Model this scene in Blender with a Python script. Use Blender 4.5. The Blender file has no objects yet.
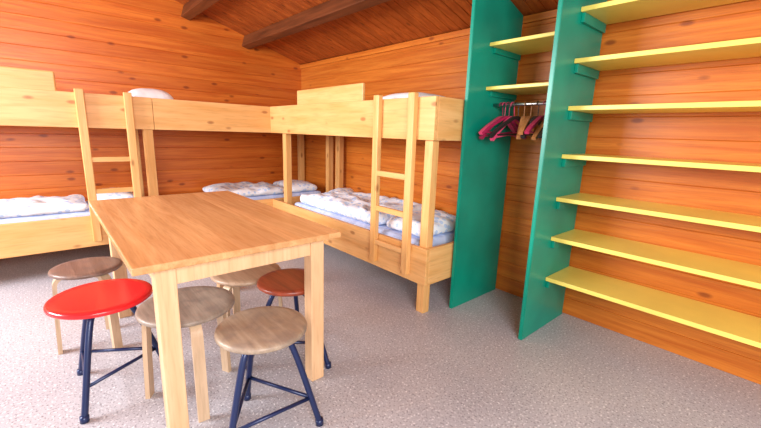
import bpy, bmesh, math, random
import numpy as np
from mathutils import Vector, Matrix, noise
random.seed(4)
sc=bpy.context.scene
try:
    sc.view_settings.view_transform='Standard'; sc.view_settings.look='None'
except Exception: pass

# ---------------------------------------------------------------- materials
def newmat(name):
    m=bpy.data.materials.new(name); m.use_nodes=True
    nt=m.node_tree; nt.nodes.clear()
    o=nt.nodes.new('ShaderNodeOutputMaterial'); b=nt.nodes.new('ShaderNodeBsdfPrincipled')
    nt.links.new(b.outputs[0],o.inputs[0]); return m,nt,b
def N(nt,t,**kw):
    n=nt.nodes.new(t)
    for k,v in kw.items(): setattr(n,k,v)
    return n
def mix(nt,fac,a,b,mode='MIX'):
    n=nt.nodes.new('ShaderNodeMix'); n.data_type='RGBA'; n.blend_type=mode
    for s,v in ((0,fac),(6,a),(7,b)):
        if hasattr(v,'is_linked') or hasattr(v,'links'): nt.links.new(v,n.inputs[s])
        elif s==0: n.inputs[0].default_value=v
        else: n.inputs[s].default_value=(*v,1)
    return n.outputs[2]
def ramp(nt,src,p0,p1):
    n=nt.nodes.new('ShaderNodeMapRange'); n.inputs[1].default_value=p0; n.inputs[2].default_value=p1
    nt.links.new(src,n.inputs[0]); return n.outputs[0]
def wood(name,light,dark,axis='X',rough=.4,knots=True,plank=None,plank_axis='Z',scale=1.,var=.3,knotcol=None,spec=.4,worn=None,cross=14):
    m,nt,b=newmat(name)
    tc=N(nt,'ShaderNodeTexCoord')
    mp=N(nt,'ShaderNodeMapping')
    s=[cross*scale]*3; s['XYZ'.index(axis)]=1.1*scale
    mp.inputs['Scale'].default_value=s
    nt.links.new(tc.outputs['Object'],mp.inputs[0])
    vec=mp.outputs[0]
    var_out=None
    if plank:
        sep=N(nt,'ShaderNodeSeparateXYZ'); nt.links.new(tc.outputs['Object'],sep.inputs[0])
        d=N(nt,'ShaderNodeMath',operation='DIVIDE'); nt.links.new(sep.outputs['XYZ'.index(plank_axis)],d.inputs[0]); d.inputs[1].default_value=plank
        fl=N(nt,'ShaderNodeMath',operation='FLOOR'); nt.links.new(d.outputs[0],fl.inputs[0])
        wn=N(nt,'ShaderNodeTexWhiteNoise',noise_dimensions='1D'); nt.links.new(fl.outputs[0],wn.inputs['W'])
        var_out=wn.outputs['Value']
        ml=N(nt,'ShaderNodeVectorMath',operation='SCALE'); nt.links.new(wn.outputs['Color'],ml.inputs[0]); ml.inputs['Scale'].default_value=9
        ad=N(nt,'ShaderNodeVectorMath',operation='ADD'); nt.links.new(mp.outputs[0],ad.inputs[0]); nt.links.new(ml.outputs[0],ad.inputs[1])
        vec=ad.outputs[0]
    n1=N(nt,'ShaderNodeTexNoise'); n1.inputs['Scale'].default_value=1.3; n1.inputs['Detail'].default_value=5; n1.inputs['Distortion'].default_value=.6
    nt.links.new(vec,n1.inputs['Vector'])
    wv=N(nt,'ShaderNodeTexNoise'); wv.inputs['Scale'].default_value=6; wv.inputs['Detail'].default_value=3
    nt.links.new(vec,wv.inputs['Vector'])
    c=mix(nt,ramp(nt,n1.outputs[0],.35,.68),light,dark)
    dk=[x*.72 for x in dark]
    g=N(nt,'ShaderNodeMath',operation='MULTIPLY'); nt.links.new(ramp(nt,wv.outputs[0],.5,.75),g.inputs[0]); g.inputs[1].default_value=.5
    c=mix(nt,g.outputs[0],c,dk)
    if var_out:
        g2=N(nt,'ShaderNodeMath',operation='MULTIPLY'); nt.links.new(var_out,g2.inputs[0]); g2.inputs[1].default_value=var
        c=mix(nt,g2.outputs[0],c,[x*.55 for x in dark])
    if worn:
        nw=N(nt,'ShaderNodeTexNoise'); nw.inputs['Scale'].default_value=14; nw.inputs['Detail'].default_value=5; nt.links.new(tc.outputs['Object'],nw.inputs['Vector'])
        gw=N(nt,'ShaderNodeMath',operation='MULTIPLY'); nt.links.new(ramp(nt,nw.outputs[0],.45,.65),gw.inputs[0]); gw.inputs[1].default_value=.6
        c=mix(nt,gw.outputs[0],c,worn)
    if knots:
        mk=N(nt,'ShaderNodeMapping'); s=[7.]*3; s['XYZ'.index(axis)]=3.2; mk.inputs['Scale'].default_value=s
        nt.links.new(tc.outputs['Object'],mk.inputs[0])
        vo=N(nt,'ShaderNodeTexVoronoi'); vo.inputs['Scale'].default_value=1.; nt.links.new(mk.outputs[0],vo.inputs['Vector'])
        k=ramp(nt,vo.outputs['Distance'],.15,.07)
        kc=knotcol or [x*.35 for x in dark]
        k2=N(nt,'ShaderNodeMath',operation='MULTIPLY'); nt.links.new(k,k2.inputs[0]); k2.inputs[1].default_value=.75
        c=mix(nt,k2.outputs[0],c,kc)
    nt.links.new(c,b.inputs['Base Color'])
    b.inputs['Roughness'].default_value=rough
    b.inputs['Specular IOR Level'].default_value=spec
    bp=N(nt,'ShaderNodeBump'); bp.inputs['Strength'].default_value=.10; bp.inputs['Distance'].default_value=.01
    nt.links.new(wv.outputs[0],bp.inputs['Height']); nt.links.new(bp.outputs[0],b.inputs['Normal'])
    return m
PW=.14
def plain(name,col,rough=.5,metal=0,var=.06,nscale=8,spec=.5):
    m,nt,b=newmat(name)
    tc=N(nt,'ShaderNodeTexCoord'); n=N(nt,'ShaderNodeTexNoise'); n.inputs['Scale'].default_value=nscale; n.inputs['Detail'].default_value=4
    nt.links.new(tc.outputs['Object'],n.inputs['Vector'])
    c=mix(nt,ramp(nt,n.outputs[0],.3,.7),[x*(1-var) for x in col],[min(1,x*(1+var)) for x in col])
    nt.links.new(c,b.inputs['Base Color']); b.inputs['Roughness'].default_value=rough; b.inputs['Metallic'].default_value=metal
    b.inputs['Specular IOR Level'].default_value=spec
    return m
M_wall_l=wood('pine_wall_left',(.72,.195,.026),(.54,.10,.010),'Y',.32,True,PW,'Z',.8,.28,(.18,.025,.005),.4,cross=26)
M_wall_b=wood('pine_wall_back',(.70,.215,.028),(.52,.12,.012),'X',.35,True,PW,'Z',.8,.28,(.19,.035,.006),.35,cross=26)
M_ceil=wood('ceiling_boards',(.52,.125,.022),(.32,.06,.010),'Y',.40,True,.10,'X',.8,.4,None,.35,cross=22)
M_beam=wood('beam_wood',(.18,.05,.016),(.09,.025,.008),'X',.45,False,spec=.3)
PL,PD=(.84,.48,.19),(.72,.36,.11)
M_pineX=wood('bunk_pine_x',PL,PD,'X',.38,True,None,'Z',.8,knotcol=(.32,.11,.03),spec=.35)
M_pineY=wood('bunk_pine_y',PL,PD,'Y',.38,True,None,'Z',.8,knotcol=(.32,.11,.03),spec=.35)
M_pineZ=wood('bunk_pine_z',PL,PD,'Z',.38,True,None,'Z',.8,knotcol=(.32,.11,.03),spec=.35)
M_table=wood('table_beech_top',(.78,.43,.19),(.62,.30,.115),'X',.22,False,.075,'Y',1.2,.3)
M_tleg=wood('table_leg_wood',(.80,.51,.29),(.70,.41,.21),'Z',.4,False)
M_beech=wood('beech_leg',(.66,.47,.31),(.54,.36,.22),'Z',.4,False)
M_seatg=wood('worn_grey_seat',(.36,.28,.22),(.24,.18,.14),'X',.4,False,scale=1.5,worn=(.19,.15,.13))
M_seatw=wood('worn_wood_seat',(.42,.32,.23),(.30,.21,.14),'X',.4,False,scale=1.5,worn=(.22,.165,.135))
M_seatb=wood('brown_seat',(.26,.16,.12),(.15,.085,.065),'X',.35,False,scale=1.5,worn=(.16,.11,.10))
M_seatr=wood('redbrown_seat',(.36,.07,.03),(.2,.035,.018),'X',.3,False,scale=1.5)
M_seatl=wood('light_seat',(.50,.34,.23),(.38,.24,.155),'X',.35,False,scale=1.5)
M_hang=wood('hanger_wood',(.46,.20,.07),(.30,.11,.03),'Y',.4,False)
M_red=plain('red_plastic',(.74,.018,.022),.2)
M_tube=plain('dark_blue_tube',(.012,.022,.085),.3,.2)
M_green=plain('green_paint',(.0,.25,.165),.30,var=.2,nscale=2.5,spec=.4)
M_yellow=plain('yellow_paint',(.86,.67,.14),.35,var=.08,nscale=3,spec=.45)
M_steel=plain('steel',(.45,.45,.45),.3,1)
M_maroon=plain('maroon_hanger',(.36,.015,.07),.4)
M_pink=plain('pink_hanger',(.70,.06,.16),.4)
M_black=plain('black_plastic',(.02,.014,.014),.4)
def fabric(name,a,bc,bs=.6,pattern=None):
    m,nt,b=newmat(name)
    tc=N(nt,'ShaderNodeTexCoord'); n=N(nt,'ShaderNodeTexNoise'); n.inputs['Scale'].default_value=7; n.inputs['Detail'].default_value=4; n.inputs['Distortion'].default_value=1.2
    nt.links.new(tc.outputs['Object'],n.inputs['Vector'])
    c=mix(nt,ramp(nt,n.outputs[0],.4,.6),a,bc)
    if pattern:
        v=N(nt,'ShaderNodeTexVoronoi'); v.inputs['Scale'].default_value=20; nt.links.new(tc.outputs['Object'],v.inputs['Vector'])
        c=mix(nt,ramp(nt,v.outputs['Distance'],.42,.34),c,pattern)
    nt.links.new(c,b.inputs['Base Color'])
    b.inputs['Roughness'].default_value=.9; b.inputs['Specular IOR Level'].default_value=.1
    bp=N(nt,'ShaderNodeBump'); bp.inputs['Strength'].default_value=bs; bp.inputs['Distance'].default_value=.02
    nt.links.new(n.outputs[0],bp.inputs['Height']); nt.links.new(bp.outputs[0],b.inputs['Normal'])
    return m
M_duvet=fabric('blue_white_bedding',(.92,.95,1.0),(.84,.90,1.0),.35,(.55,.71,.98))
M_matt=fabric('mattress_cover',(.60,.69,.95),(.50,.60,.88))
M_white=fabric('pillow_white',(.88,.87,.87),(.78,.79,.83),.3)
def floor_mat():
    m,nt,b=newmat('speckled_linoleum')
    tc=N(nt,'ShaderNodeTexCoord')
    v=N(nt,'ShaderNodeTexNoise'); v.inputs['Scale'].default_value=95; v.inputs['Detail'].default_value=2; nt.links.new(tc.outputs['Object'],v.inputs['Vector'])
    v2=N(nt,'ShaderNodeTexNoise'); v2.inputs['Scale'].default_value=75; v2.inputs['Detail'].default_value=1; nt.links.new(tc.outputs['Object'],v2.inputs['Vector'])
    l=N(nt,'ShaderNodeTexNoise'); l.inputs['Scale'].default_value=1.2; l.inputs['Detail'].default_value=4; nt.links.new(tc.outputs['Object'],l.inputs['Vector'])
    c=mix(nt,ramp(nt,l.outputs[0],.35,.65),(.42,.41,.455),(.50,.485,.52))
    c=mix(nt,ramp(nt,v.outputs[0],.55,.65),c,(.25,.235,.26))
    c=mix(nt,ramp(nt,v2.outputs[0],.60,.7),c,(.74,.73,.76))
    nt.links.new(c,b.inputs['Base Color']); b.inputs['Roughness'].default_value=.42; b.inputs['Specular IOR Level'].default_value=.4
    return m
M_floor=floor_mat()

# ---------------------------------------------------------------- mesh helpers
def empty(name,loc=(0,0,0)):
    e=bpy.data.objects.new(name,None); sc.collection.objects.link(e); e.location=loc; e.empty_display_size=.1; return e
def mkobj(name,bm,mat,parent=None,smooth=False):
    me=bpy.data.meshes.new(name); bm.normal_update(); bm.to_mesh(me); bm.free()
    o=bpy.data.objects.new(name,me); sc.collection.objects.link(o)
    if mat: me.materials.append(mat)
    if smooth:
        for p in me.polygons: p.use_smooth=True
    if parent:
        o.parent=parent; o.matrix_parent_inverse=Matrix.Translation(parent.location).inverted()
    return o
def addbox(bm,x0,x1,y0,y1,z0,z1,bev=.004):
    r=bmesh.ops.create_cube(bm,size=1)
    for v in r['verts']:
        v.co=Vector(((x0+x1)/2+v.co.x*(x1-x0),(y0+y1)/2+v.co.y*(y1-y0),(z0+z1)/2+v.co.z*(z1-z0)))
    if bev>0:
        es=list({e for v in r['verts'] for e in v.link_edges})
        bmesh.ops.bevel(bm,geom=es,offset=bev,segments=2,affect='EDGES',profile=.5)
def box(name,x0,x1,y0,y1,z0,z1,mat,parent=None,bev=.004):
    bm=bmesh.new(); addbox(bm,x0,x1,min(y0,y1),max(y0,y1),z0,z1,bev); return mkobj(name,bm,mat,parent)
def sweep(bm,pts,prof,up=None,cap=True):
    pts=[Vector(p) for p in pts]; rings=[]; n=len(pts); u=None
    for i,p in enumerate(pts):
        t=(pts[min(i+1,n-1)]-pts[max(i-1,0)]).normalized()
        if up is not None: a=Vector(up)
        else:
            a=u if u is not None else (Vector((0,0,1)) if abs(t.z)<.9 else Vector((1,0,0)))
        a=(a-t*a.dot(t)).normalized(); u=a; b=t.cross(a)
        rings.append([bm.verts.new(p+a*q[0]+b*q[1]) for q in prof])
    k=len(prof)
    for i in range(n-1):
        for j in range(k):
            bm.faces.new((rings[i][j],rings[i][(j+1)%k],rings[i+1][(j+1)%k],rings[i+1][j]))
    if cap:
        bm.faces.new(rings[0][::-1]); bm.faces.new(rings[-1])
def circ(r,k=12): return [(r*math.cos(2*math.pi*i/k),r*math.sin(2*math.pi*i/k)) for i in range(k)]
def rectp(a,b): return [(-a/2,-b/2),(a/2,-b/2),(a/2,b/2),(-a/2,b/2)]
def smoothpath(pts,it=3):
    pts=[Vector(p) for p in pts]
    for _ in range(it):
        q=[pts[0]]
        for a,b in zip(pts,pts[1:]): q+= [a*.75+b*.25,a*.25+b*.75]
        q.append(pts[-1]); pts=q
    return pts
def lathe(bm,prof,cx,cy,k=48):
    rings=[]
    for r,z in prof:
        if r<1e-5: rings.append([bm.verts.new((cx,cy,z))])
        else: rings.append([bm.verts.new((cx+r*math.cos(2*math.pi*i/k),cy+r*math.sin(2*math.pi*i/k),z)) for i in range(k)])
    for a,b in zip(rings,rings[1:]):
        for j in range(k):
            j2=(j+1)%k
            if len(a)==1 and len(b)==1: continue
            if len(a)==1: bm.faces.new((a[0],b[j2],b[j]))
            elif len(b)==1: bm.faces.new((a[j],a[j2],b[0]))
            else: bm.faces.new((a[j],a[j2],b[j2],b[j]))
    bmesh.ops.recalc_face_normals(bm,faces=bm.faces)

# ---------------------------------------------------------------- room shell
SL=.295; H=2.33
def ceil_z(y): return H-SL*y if y>-4.2 else H+SL*4.2+(y+4.2)*SL
def plank_wall(name,axis,a0,a1,mat,z1):
    bm=bmesh.new(); z=0; g=.0035
    prof=[]
    while z<z1:
        prof+=[(.0,z+g),(.0,z+PW-g),(-g*1.3,z+PW)]; z+=PW
    prof=[(-g*1.3,0)]+prof
    prof+=[(-.08,z),(-.08,0)]
    ends=[]
    for a in (a0,a1):
        ends.append([bm.verts.new((d,a,zz)) if axis=='Y' else bm.verts.new((a,-d,zz)) for d,zz in prof])
    k=len(prof)
    for j in range(k): bm.faces.new((ends[0][j],ends[0][(j+1)%k],ends[1][(j+1)%k],ends[1][j]))
    bm.faces.new(ends[0][::-1]); bm.faces.new(ends[1])
    bmesh.ops.recalc_face_normals(bm,faces=bm.faces)
    return bm
bm=plank_wall('l','Y',-7.2,0,M_wall_l,3.9)
for n,co in (((0,SL,1),(0,0,H)),((0,-SL,1),(0,-4.2,H+SL*4.2))):
    nn=Vector(n).normalized()
    bmesh.ops.bisect_plane(bm,geom=bm.verts[:]+bm.edges[:]+bm.faces[:],plane_co=co,plane_no=nn,clear_outer=True)
mkobj('wall_left',bm,M_wall_l)
bm=plank_wall('b','X',-.08,7.2,M_wall_b,2.30)
bmesh.ops.bisect_plane(bm,geom=bm.verts[:]+bm.edges[:]+bm.faces[:],plane_co=(0,0,H-.01),plane_no=(0,0,1),clear_outer=True)
mkobj('wall_back',bm,M_wall_b)
box('floor',-.08,7.2,-7.2,.08,-.06,0,M_floor,None,0)
bm=bmesh.new(); x=-.08
while x<7.2:
    w=.10; g=.005
    for (ya,yb) in ((.08,-4.2),(-4.2,-7.3)):
        za,zb=ceil_z(ya),ceil_z(yb)
        P=[(x+g,0),(x+w-g,0),(x+w,.008),(x+w,.03),(x,.03),(x,.008)]
        A=[bm.verts.new((px,ya,za+pz)) for px,pz in P]; B=[bm.verts.new((px,yb,zb+pz)) for px,pz in P]
        for j in range(6): bm.faces.new((A[j],A[(j+1)%6],B[(j+1)%6],B[j]))
        bm.faces.new(A[::-1]); bm.faces.new(B)
    x+=w
bmesh.ops.recalc_face_normals(bm,faces=bm.faces)
mkobj('ceiling',bm,M_ceil)
def beam(i,y):
    z=ceil_z(y); bm=bmesh.new()
    addbox(bm,0.0,7.0,-.05,.05,-.14,0.0,.006)
    bmesh.ops.rotate(bm,verts=bm.verts,cent=(0,0,0),matrix=Matrix.Rotation(-math.atan(SL),3,'X'))
    bmesh.ops.translate(bm,verts=bm.verts,vec=(0,y,z-.002)); mkobj('ceiling_beam',bm,M_beam)
for i,y in enumerate((-.80,-1.52,-2.9,-4.2)): beam(i,y)
box('trim_1',.0,7.0,-.022,-.001,2.27,2.325,M_wall_b)

# ---------------------------------------------------------------- bedding
def pad(name,x0,x1,y0,y1,z0,z1,mat,rnd=.05,amp=0,freq=4,seed=0,parent=None,res=.03,crown=0):
    bm=bmesh.new(); nx=max(4,int((x1-x0)/res)); ny=max(4,int((y1-y0)/res)); nz=4
    bmesh.ops.create_cube(bm,size=2)
    bmesh.ops.subdivide_edges(bm,edges=[e for e in bm.edges if abs((e.verts[0].co-e.verts[1].co).x)>1],cuts=nx)
    bmesh.ops.subdivide_edges(bm,edges=[e for e in bm.edges if abs((e.verts[0].co-e.verts[1].co).y)>1],cuts=ny,use_grid_fill=True)
    bmesh.ops.subdivide_edges(bm,edges=[e for e in bm.edges if abs((e.verts[0].co-e.verts[1].co).z)>1],cuts=nz,use_grid_fill=True)
    hx,hy,hz=(x1-x0)/2,(y1-y0)/2,(z1-z0)/2
    R=min(rnd,hz)
    for v in bm.verts:
        p=Vector((v.co.x*hx,v.co.y*hy,v.co.z*hz))
        c=Vector((max(-hx+R,min(hx-R,p.x)),max(-hy+R,min(hy-R,p.y)),max(-hz+R,min(hz-R,p.z))))
        d=p-c
        if d.length>1e-6:
            m=max(abs(d.x),abs(d.y),abs(d.z)); d=d.normalized()*m
        p=c+d
        if crown:
            k=(1-abs(p.x/hx)**2.5)*(1-abs(p.y/hy)**2.5)
            s=(1-crown)+crown*max(0,k)**.5; p.z=-hz+(p.z+hz)*s
        if amp:
            q=Vector((p.x+seed*3.1,p.y-seed*1.7,seed))*freq
            f=abs(noise.noise(q))*1.2+abs(noise.noise(q*2.3))*.8+abs(noise.noise(q*4.7))*.3
            k=max(0,(p.z+hz)/(2*hz))
            p.z-=amp*(f)*k
            p.x+=amp*.5*noise.noise(q+Vector((9,0,0)))*k; p.y+=amp*.5*noise.noise(q+Vector((0,9,0)))*k
        v.co=p+Vector(((x0+x1)/2,(y0+y1)/2,(z0+z1)/2))
    return mkobj(name,bm,mat,parent,True)

# ---------------------------------------------------------------- bunks
ZT,ZB,L1,L0=1.64,1.34,.54,.25
bk=empty('bunk_bed',(2.2,-.5,0))
A_,B_,C_=.94,.96,3.49
box('upper_rail_front',A_+.002,C_,-B_,-B_+.035,ZB,ZT,M_pineX,bk)
box('upper_rail_back',A_+.002,C_,-.045,-.012,ZB,ZT-.1,M_pineX,bk)
box('upper_rail_end',C_-.035,C_,-B_+.037,-.045,ZB,ZT,M_pineY,bk)
box('lower_rail_front',A_+.002,C_-.0,-B_,-B_+.035,L0,L1,M_pineX,bk)
box('lower_rail_back',A_+.002,C_,-.045,-.012,L0,L1,M_pineX,bk)
box('lower_rail_end',C_-.035,C_,-B_+.037,-.045,L0,L1,M_pineY,bk)
for i,(x,y,w) in enumerate(((C_-.111,-B_+.037,.075),(1.17,-B_+.037,.08),(C_-.111,-.12,.075),(1.08,-.12,.09))):
    box('post_%d'%(i+1),x,x+w,y,y+.07,0.0,ZT-.08,M_pineZ,bk)
for nm,z in (('upper_base',ZB+.03),('lower_base',L0+.05)):
    bm=bmesh.new()
    x=A_+.05
    while x<C_-.2:
        addbox(bm,x,x+.09,-B_+.036,-.046,z,z+.02,.002); x+=.13
    mkobj(nm,bm,M_pineY,bk)
box('guard_board',1.52,2.64,-B_+.036,-B_+.062,ZT-.15,ZT+.15,M_pineX,bk,.006)
def ladder(parent,axis,a0,a1,plane,zt,zb,rungs,sw=.065,th=.045):
    def bx(n,a,b,z0,z1,mat,t0=0,t1=th,bev=.006):
        if axis=='X': return box(n,a,b,plane-t1,plane-t0,z0,z1,mat,parent,bev)
        return box(n,plane+t0,plane+t1,a,b,z0,z1,mat,parent,bev)
    bx('ladder_stile_1',a0,a0+sw,zb,zt,M_pineZ); bx('ladder_stile_2',a1-sw,a1,zb,zt,M_pineZ)
    for i,z in enumerate(rungs):
        bx('ladder_rung_%d'%(i+1),a0+sw-.01,a1-sw+.01,z-.022,z+.022,M_pineX if axis=='X' else M_pineY,.008,th-.006)
ladder(bk,'X',2.88,3.33,-B_-.001,1.67,.30,(1.06,.77,.48))
def leftbunk(y0,y1,first):
    b=empty('bunk_bed',(.5,(y0+y1)/2,0))
    box('upper_rail_front',A_-.035,A_,y0+.001,y1-.001,ZB,ZT,M_pineY,b)
    box('upper_rail_back',.02,.053,y0,y1,ZB,ZT-.1,M_pineY,b)
    box('lower_rail_front',A_-.035,A_,y0+.001,y1-.001,L0,L1,M_pineY,b)
    box('lower_rail_back',.02,.053,y0,y1,L0,L1,M_pineY,b)
    for i,(yy) in enumerate((y0+.01,y1-.09)):
        if not first and i==0: yy=y0+.0001
        if first or i==1:
            box('post_%d'%(i*2+1),A_-.107,A_-.037,yy,yy+.08,0,ZT-.08,M_pineZ,b)
            box('post_%d'%(i*2+2),.055,.125,yy,yy+.08,0,ZT-.08,M_pineZ,b)
    for nm,z in (('upper_base',ZB+.03),('lower_base',L0+.05)):
        bm=bmesh.new(); y=y0+.1
        while y<y1-.17:
            addbox(bm,.053,A_-.036,y,y+.09,z,z+.02,.002); y+=.13
        mkobj(nm,bm,M_pineX,b)
    return b
b1=leftbunk(-4.30,-2.17,1)
b2=leftbunk(-2.169,-.02,0)
ladder(b1,'Y',-2.76,-2.34,A_+.001,1.67,.30,(1.06,.77,.48))
box('guard_board',A_-.062,A_-.036,-4.1,-2.87,ZT-.15,ZT+.16,M_pineY,b1,.012)

ML=L0+.075
pad('mattress',1.35,3.36,-.90,-.14,ML,L1+.02,M_matt,.04)
pad('mattress',.14,.82,-4.18,-2.29,ML,L1+.02,M_matt,.04)
pad('mattress',.14,.82,-2.04,-.15,ML,L1+.02,M_matt,.04)
MU=ZB+.055
pad('mattress',1.3,3.36,-.88,-.14,MU,ZT-.06,M_matt,.04)
pad('mattress',.14,.82,-4.18,-2.29,MU,ZT-.06,M_matt,.04)
pad('mattress',.14,.82,-2.04,-.15,MU,ZT-.06,M_matt,.04)
D0=L1+.022; U0=ZT-.058
pad('duvet',1.45,2.82,-.89,-.16,D0,D0+.15,M_duvet,.06,.06,3.4,1)
pad('pillow',2.87,3.34,-.84,-.2,D0,D0+.15,M_duvet,.06,.03,5,6,crown=.4)
pad('duvet',.15,.82,-4.1,-2.75,D0,D0+.10,M_duvet,.05,.04,3.4,2)
pad('duvet',.15,.82,-1.55,-.70,D0,D0+.12,M_duvet,.06,.05,3.4,3)
pad('pillow',.2,.8,-.62,-.2,D0,D0+.13,M_duvet,.06,.02,4,8,crown=.4)
pad('pillow',.2,.8,-2.70,-2.33,D0,D0+.16,M_duvet,.06,.02,4,4,crown=.4)
pad('pillow',.42,.80,-2.34,-1.92+.0,U0,U0+.17,M_white,.08,.01,4,5,crown=.5)
pad('pillow',2.66,3.20,-.85,-.30,U0,U0+.14,M_white,.07,.01,4,7,crown=.5)

# ---------------------------------------------------------------- wardrobe niche and shelves
GL,GR,D=3.54,4.15,.67
wd=empty('open_wardrobe',(3.84,-.35,0))
def green(n,x):
    bm=bmesh.new()
    P=[(-.67,0),(-.024,0),(-.024,H-.0),(-.67,ceil_z(-.67)-.003)]
    A=[bm.verts.new((x,y,z)) for y,z in P]; B=[bm.verts.new((x+.028,y,z)) for y,z in P]
    for j in range(4): bm.faces.new((A[j],A[(j+1)%4],B[(j+1)%4],B[j]))
    bm.faces.new(A[::-1]); bm.faces.new(B); bmesh.ops.recalc_face_normals(bm,faces=bm.faces)
    bmesh.ops.bevel(bm,geom=bm.edges[:],offset=.003,segments=2,affect='EDGES')
    return mkobj(n,bm,M_green,wd)
green('side_panel_1',GL-.028); green('side_panel_2',GR-.028)
box('hat_shelf_1',GL+.001,GR-.029,-.46,-.024,2.03,2.055,M_yellow,wd)
box('hat_shelf_2',GL+.001,GR-.029,-.46,-.024,1.72,1.745,M_yellow,wd)
bm=bmesh.new(); sweep(bm,[(GL,-.33,1.62),(GR-.028,-.33,1.62)],circ(.0125,16)); mkobj('clothes_rail',bm,M_steel,wd,True)
for i,x in enumerate((GL+.001,GR-.045)):
    for j,z in enumerate((2.0,1.69)): box('cleat_%d_%d'%(i,j),x,x+.016,-.40,-.03,z-.01,z+.03,M_green,wd,.002)
su=empty('wall_shelving',(5.3,-.2,0))
for i,z in enumerate((2.18,1.88,1.59,1.28,.99,.71,.41)):
    box('shelf_%d'%(i+1),GR+.001,6.9,-.42,-.024,z-.028,z,M_yellow,su,.003)
    box('bracket_%d'%(i+1),GR+.0005,GR+.022,-.40,-.04,z-.085,z-.029,M_green,su,.002)
    box('support_%d'%(i+1),6.05,6.08,-.36,-.04,z-.085,z-.029,M_green,su,.002)

def hanger(x,yaw,mat,tilt=0,w=.24,y=-.33,zr=1.6345):
    bm=bmesh.new()
    pts=[(0,.004,-.12)]+[(0,.0,-.06)]+[(0,-.022+.022*math.cos(a)-.0,-.022+.022*math.sin(a)+.0) for a in [i*math.pi*1.15/10-.3 for i in range(11)]]
    pts=[(0,p[1]+.022,p[2]) for p in pts]
    sweep(bm,pts,circ(.003,8))
    sh=smoothpath([(0,-w,-.25),(0,-w*.75,-.20),(0,-.04,-.12),(0,.0,-.108),(0,.04,-.12),(0,w*.75,-.20),(0,w,-.25)],2)
    sweep(bm,sh,rectp(.03,.02),up=(1,0,0))
    sweep(bm,[(0,-w*.86,-.235),(0,w*.86,-.235)],circ(.007,8))
    bmesh.ops.rotate(bm,verts=bm.verts,cent=(0,0,0),matrix=Matrix.Rotation(yaw,3,'Z')@Matrix.Rotation(tilt,3,'X'))
    bmesh.ops.translate(bm,verts=bm.verts,vec=(x,y,zr+.0023))
    bmesh.ops.recalc_face_normals(bm,faces=bm.faces)
    return mkobj('clothes_hanger',bm,mat,None,False)
hanger(3.605,-.05,M_maroon,.10); hanger(3.632,-.08,M_pink,-.05); hanger(3.665,-.2,M_maroon,-.05); hanger(3.70,-.1,M_pink,.14); hanger(3.735,-.25,M_black,.04)
hanger(3.80,.42,M_hang,.05); hanger(3.85,.3,M_hang,-.08); hanger(3.90,.15,M_black,.02); hanger(3.95,.1,M_maroon,-.1); hanger(4.0,.05,M_hang,.06); hanger(4.06,.0,M_black,.0)

# ---------------------------------------------------------------- table
tx0,tx1,ty0,ty1,TZ=2.026,3.676,-2.82,-1.872,.86
tb=empty('dining_table',((tx0+tx1)/2,(ty0+ty1)/2,0))
box('table_top',tx0,tx1,ty0,ty1,TZ-.032,TZ,M_table,tb,.005)
ins=.045; iy=.08; lw=.078
for i,(x,y) in enumerate(((tx0+ins,ty0+iy),(tx1-ins-lw,ty0+iy),(tx0+ins,ty1-iy-lw),(tx1-ins-lw,ty1-iy-lw))):
    box('leg_%d'%(i+1),x,x+lw,y,y+lw,0,TZ-.032,M_tleg,tb,.005)
for i,(a,b,c,d) in enumerate(((tx0+ins+lw,tx1-ins-lw,ty0+iy+.01,ty0+iy+.035),(tx0+ins+lw,tx1-ins-lw,ty1-iy-.035,ty1-iy-.01),(tx0+ins+.01,tx0+ins+.035,ty0+iy+lw,ty1-iy-lw),(tx1-ins-.035,tx1-ins-.01,ty0+iy+lw,ty1-iy-lw))):
    box('apron_%d'%(i+1),a,b,c,d,TZ-.118,TZ-.032,M_tleg,tb,.003)

# ---------------------------------------------------------------- stools
def seat_prof(r,h,t,dish=0):
    return [(0,h-t),(r*.9,h-t),(r-.008,h-t+.003),(r,h-t+.01),(r,h-.012),(r-.003,h-.005),(r-.012,h),(r*.8,h-dish*.5),(0,h-dish)]
def metal_stool(x,y,h,r,seatmat,rotdeg,nleg=3,spread=.26,dish=.0):
    rot=math.radians(rotdeg)
    e=empty('metal_stool',(x,y,0))
    bm=bmesh.new(); lathe(bm,seat_prof(r,h,.032,dish),x,y); mkobj('seat',bm,seatmat,e,True)
    bm=bmesh.new(); lathe(bm,[(0,h-.05),(.09,h-.05),(.095,h-.04),(.095,h-.0325),(0,h-.0325)],x,y,24); mkobj('seat_plate',bm,M_tube,e,True)
    bm=bmesh.new()
    P=[]; r0=.13
    for i in range(nleg):
        a=rot+2*math.pi*i/nleg; c,s=math.cos(a),math.sin(a)
        pts=smoothpath([(x+.03*c,y+.03*s,h-.055),(x+.09*c,y+.09*s,h-.06),(x+r0*c,y+r0*s,h-.10),(x+spread*c,y+spread*s,.012)],3)
        sweep(bm,pts,circ(.0145,12))
        sweep(bm,[(x+(spread-.002)*c,y+(spread-.002)*s,.03),(x+(spread+.001)*c,y+(spread+.001)*s,0)],circ(.019,12))
        zz=.15; k=(h-.1-zz)/(h-.1-.012); rr=r0+(spread-r0)*k
        P.append(Vector((x+rr*c,y+rr*s,zz)))
    for i in range(nleg):
        sweep(bm,[P[i],P[(i+1)%nleg]],circ(.009,10))
    mkobj('legs',bm,M_tube,e,True)
    return e
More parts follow.
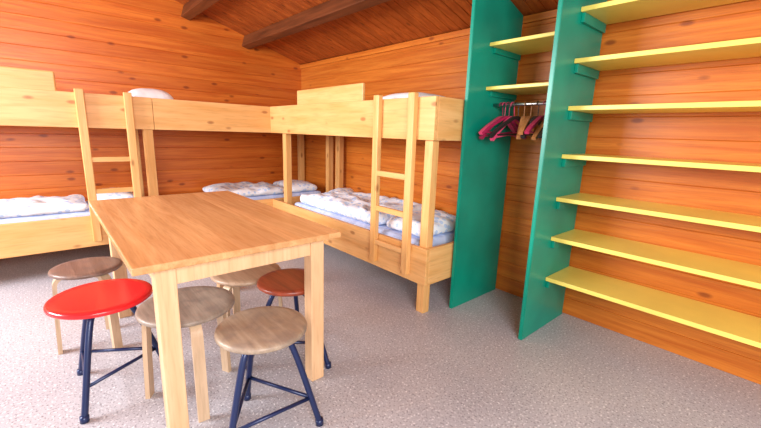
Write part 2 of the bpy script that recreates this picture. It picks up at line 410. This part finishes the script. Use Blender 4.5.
def bent_stool(x,y,h,r,seatmat,rotdeg,nleg=3,lr=None):
    rot=math.radians(rotdeg)
    e=empty('bentwood_stool',(x,y,0)); lr=lr or r-.02
    bm=bmesh.new(); lathe(bm,seat_prof(r,h,.03),x,y); mkobj('seat',bm,seatmat,e,True)
    for i in range(nleg):
        a=rot+2*math.pi*i/nleg; c,s=math.cos(a),math.sin(a)
        zt=h-.030-.0125
        L=[(lr*.25,zt),(lr-.055,zt)]+[(lr-.055+.055*math.sin(t),zt-.055+.055*math.cos(t)) for t in [math.pi/2*k/8 for k in range(1,9)]]+[(lr+.01,h*.5),(lr+.02,0)]
        bm=bmesh.new(); sweep(bm,[(x+q*c,y+q*s,z) for q,z in L],rectp(.05,.022),up=(-s,c,0))
        bmesh.ops.recalc_face_normals(bm,faces=bm.faces)
        mkobj('leg_%d'%(i+1),bm,M_beech,e,False)
    return e
metal_stool(2.99,-2.875,.53,.225,M_red,-32,dish=.006)
bent_stool(2.43,-2.895,.525,.182,M_seatb,-90)
bent_stool(3.325,-2.56,.52,.222,M_seatg,-125)
metal_stool(3.785,-2.375,.535,.195,M_seatw,57,spread=.25)
metal_stool(3.32,-1.985,.505,.196,M_seatr,22,spread=.27)
bent_stool(2.88,-2.08,.45,.225,M_seatl,-60)

# ---------------------------------------------------------------- light
w=bpy.data.worlds.new('World'); sc.world=w; w.use_nodes=True
bg=w.node_tree.nodes['Background']; bg.inputs[0].default_value=(.90,.94,1,1); bg.inputs[1].default_value=1.12
def area(name,loc,target,sx,sy,pw,col):
    l=bpy.data.lights.new(name,'AREA'); l.shape='RECTANGLE'; l.size=sx; l.size_y=sy; l.energy=pw; l.color=col
    o=bpy.data.objects.new(name,l); sc.collection.objects.link(o); o.location=loc
    o.rotation_euler=(Vector(target)-Vector(loc)).to_track_quat('-Z','Y').to_euler(); return o
area('fill_light',(1.6,-5.6,2.0),(2.4,-1.2,.6),2.0,1.2,290,(.95,.97,1))
area('fill_light',(6.9,-3.6,2.1),(2.0,-1.5,.6),1.8,1.3,170,(1,.98,.95))  # added fill lamp behind the camera on the right, no known window there

# ---------------------------------------------------------------- camera
f,yaw,pit,roll=377.04,48.30,-12.13,1.89
C=np.array([5.26,-3.01,1.38])
yy,p_,rr=np.radians([yaw,pit,roll])
fw=np.array([-np.sin(yy)*np.cos(p_),np.cos(yy)*np.cos(p_),np.sin(p_)])
rt=np.array([np.cos(yy),np.sin(yy),0]);up=np.cross(rt,fw)
rt2=rt*np.cos(rr)+up*np.sin(rr);up2=-rt*np.sin(rr)+up*np.cos(rr)
cam=bpy.data.cameras.new('camera'); cam.sensor_width=36; cam.lens=f/761*36; cam.clip_start=.02
co=bpy.data.objects.new('camera',cam); sc.collection.objects.link(co)
co.matrix_world=Matrix(((rt2[0],up2[0],-fw[0],C[0]),(rt2[1],up2[1],-fw[1],C[1]),(rt2[2],up2[2],-fw[2],C[2]),(0,0,0,1)))
sc.camera=co
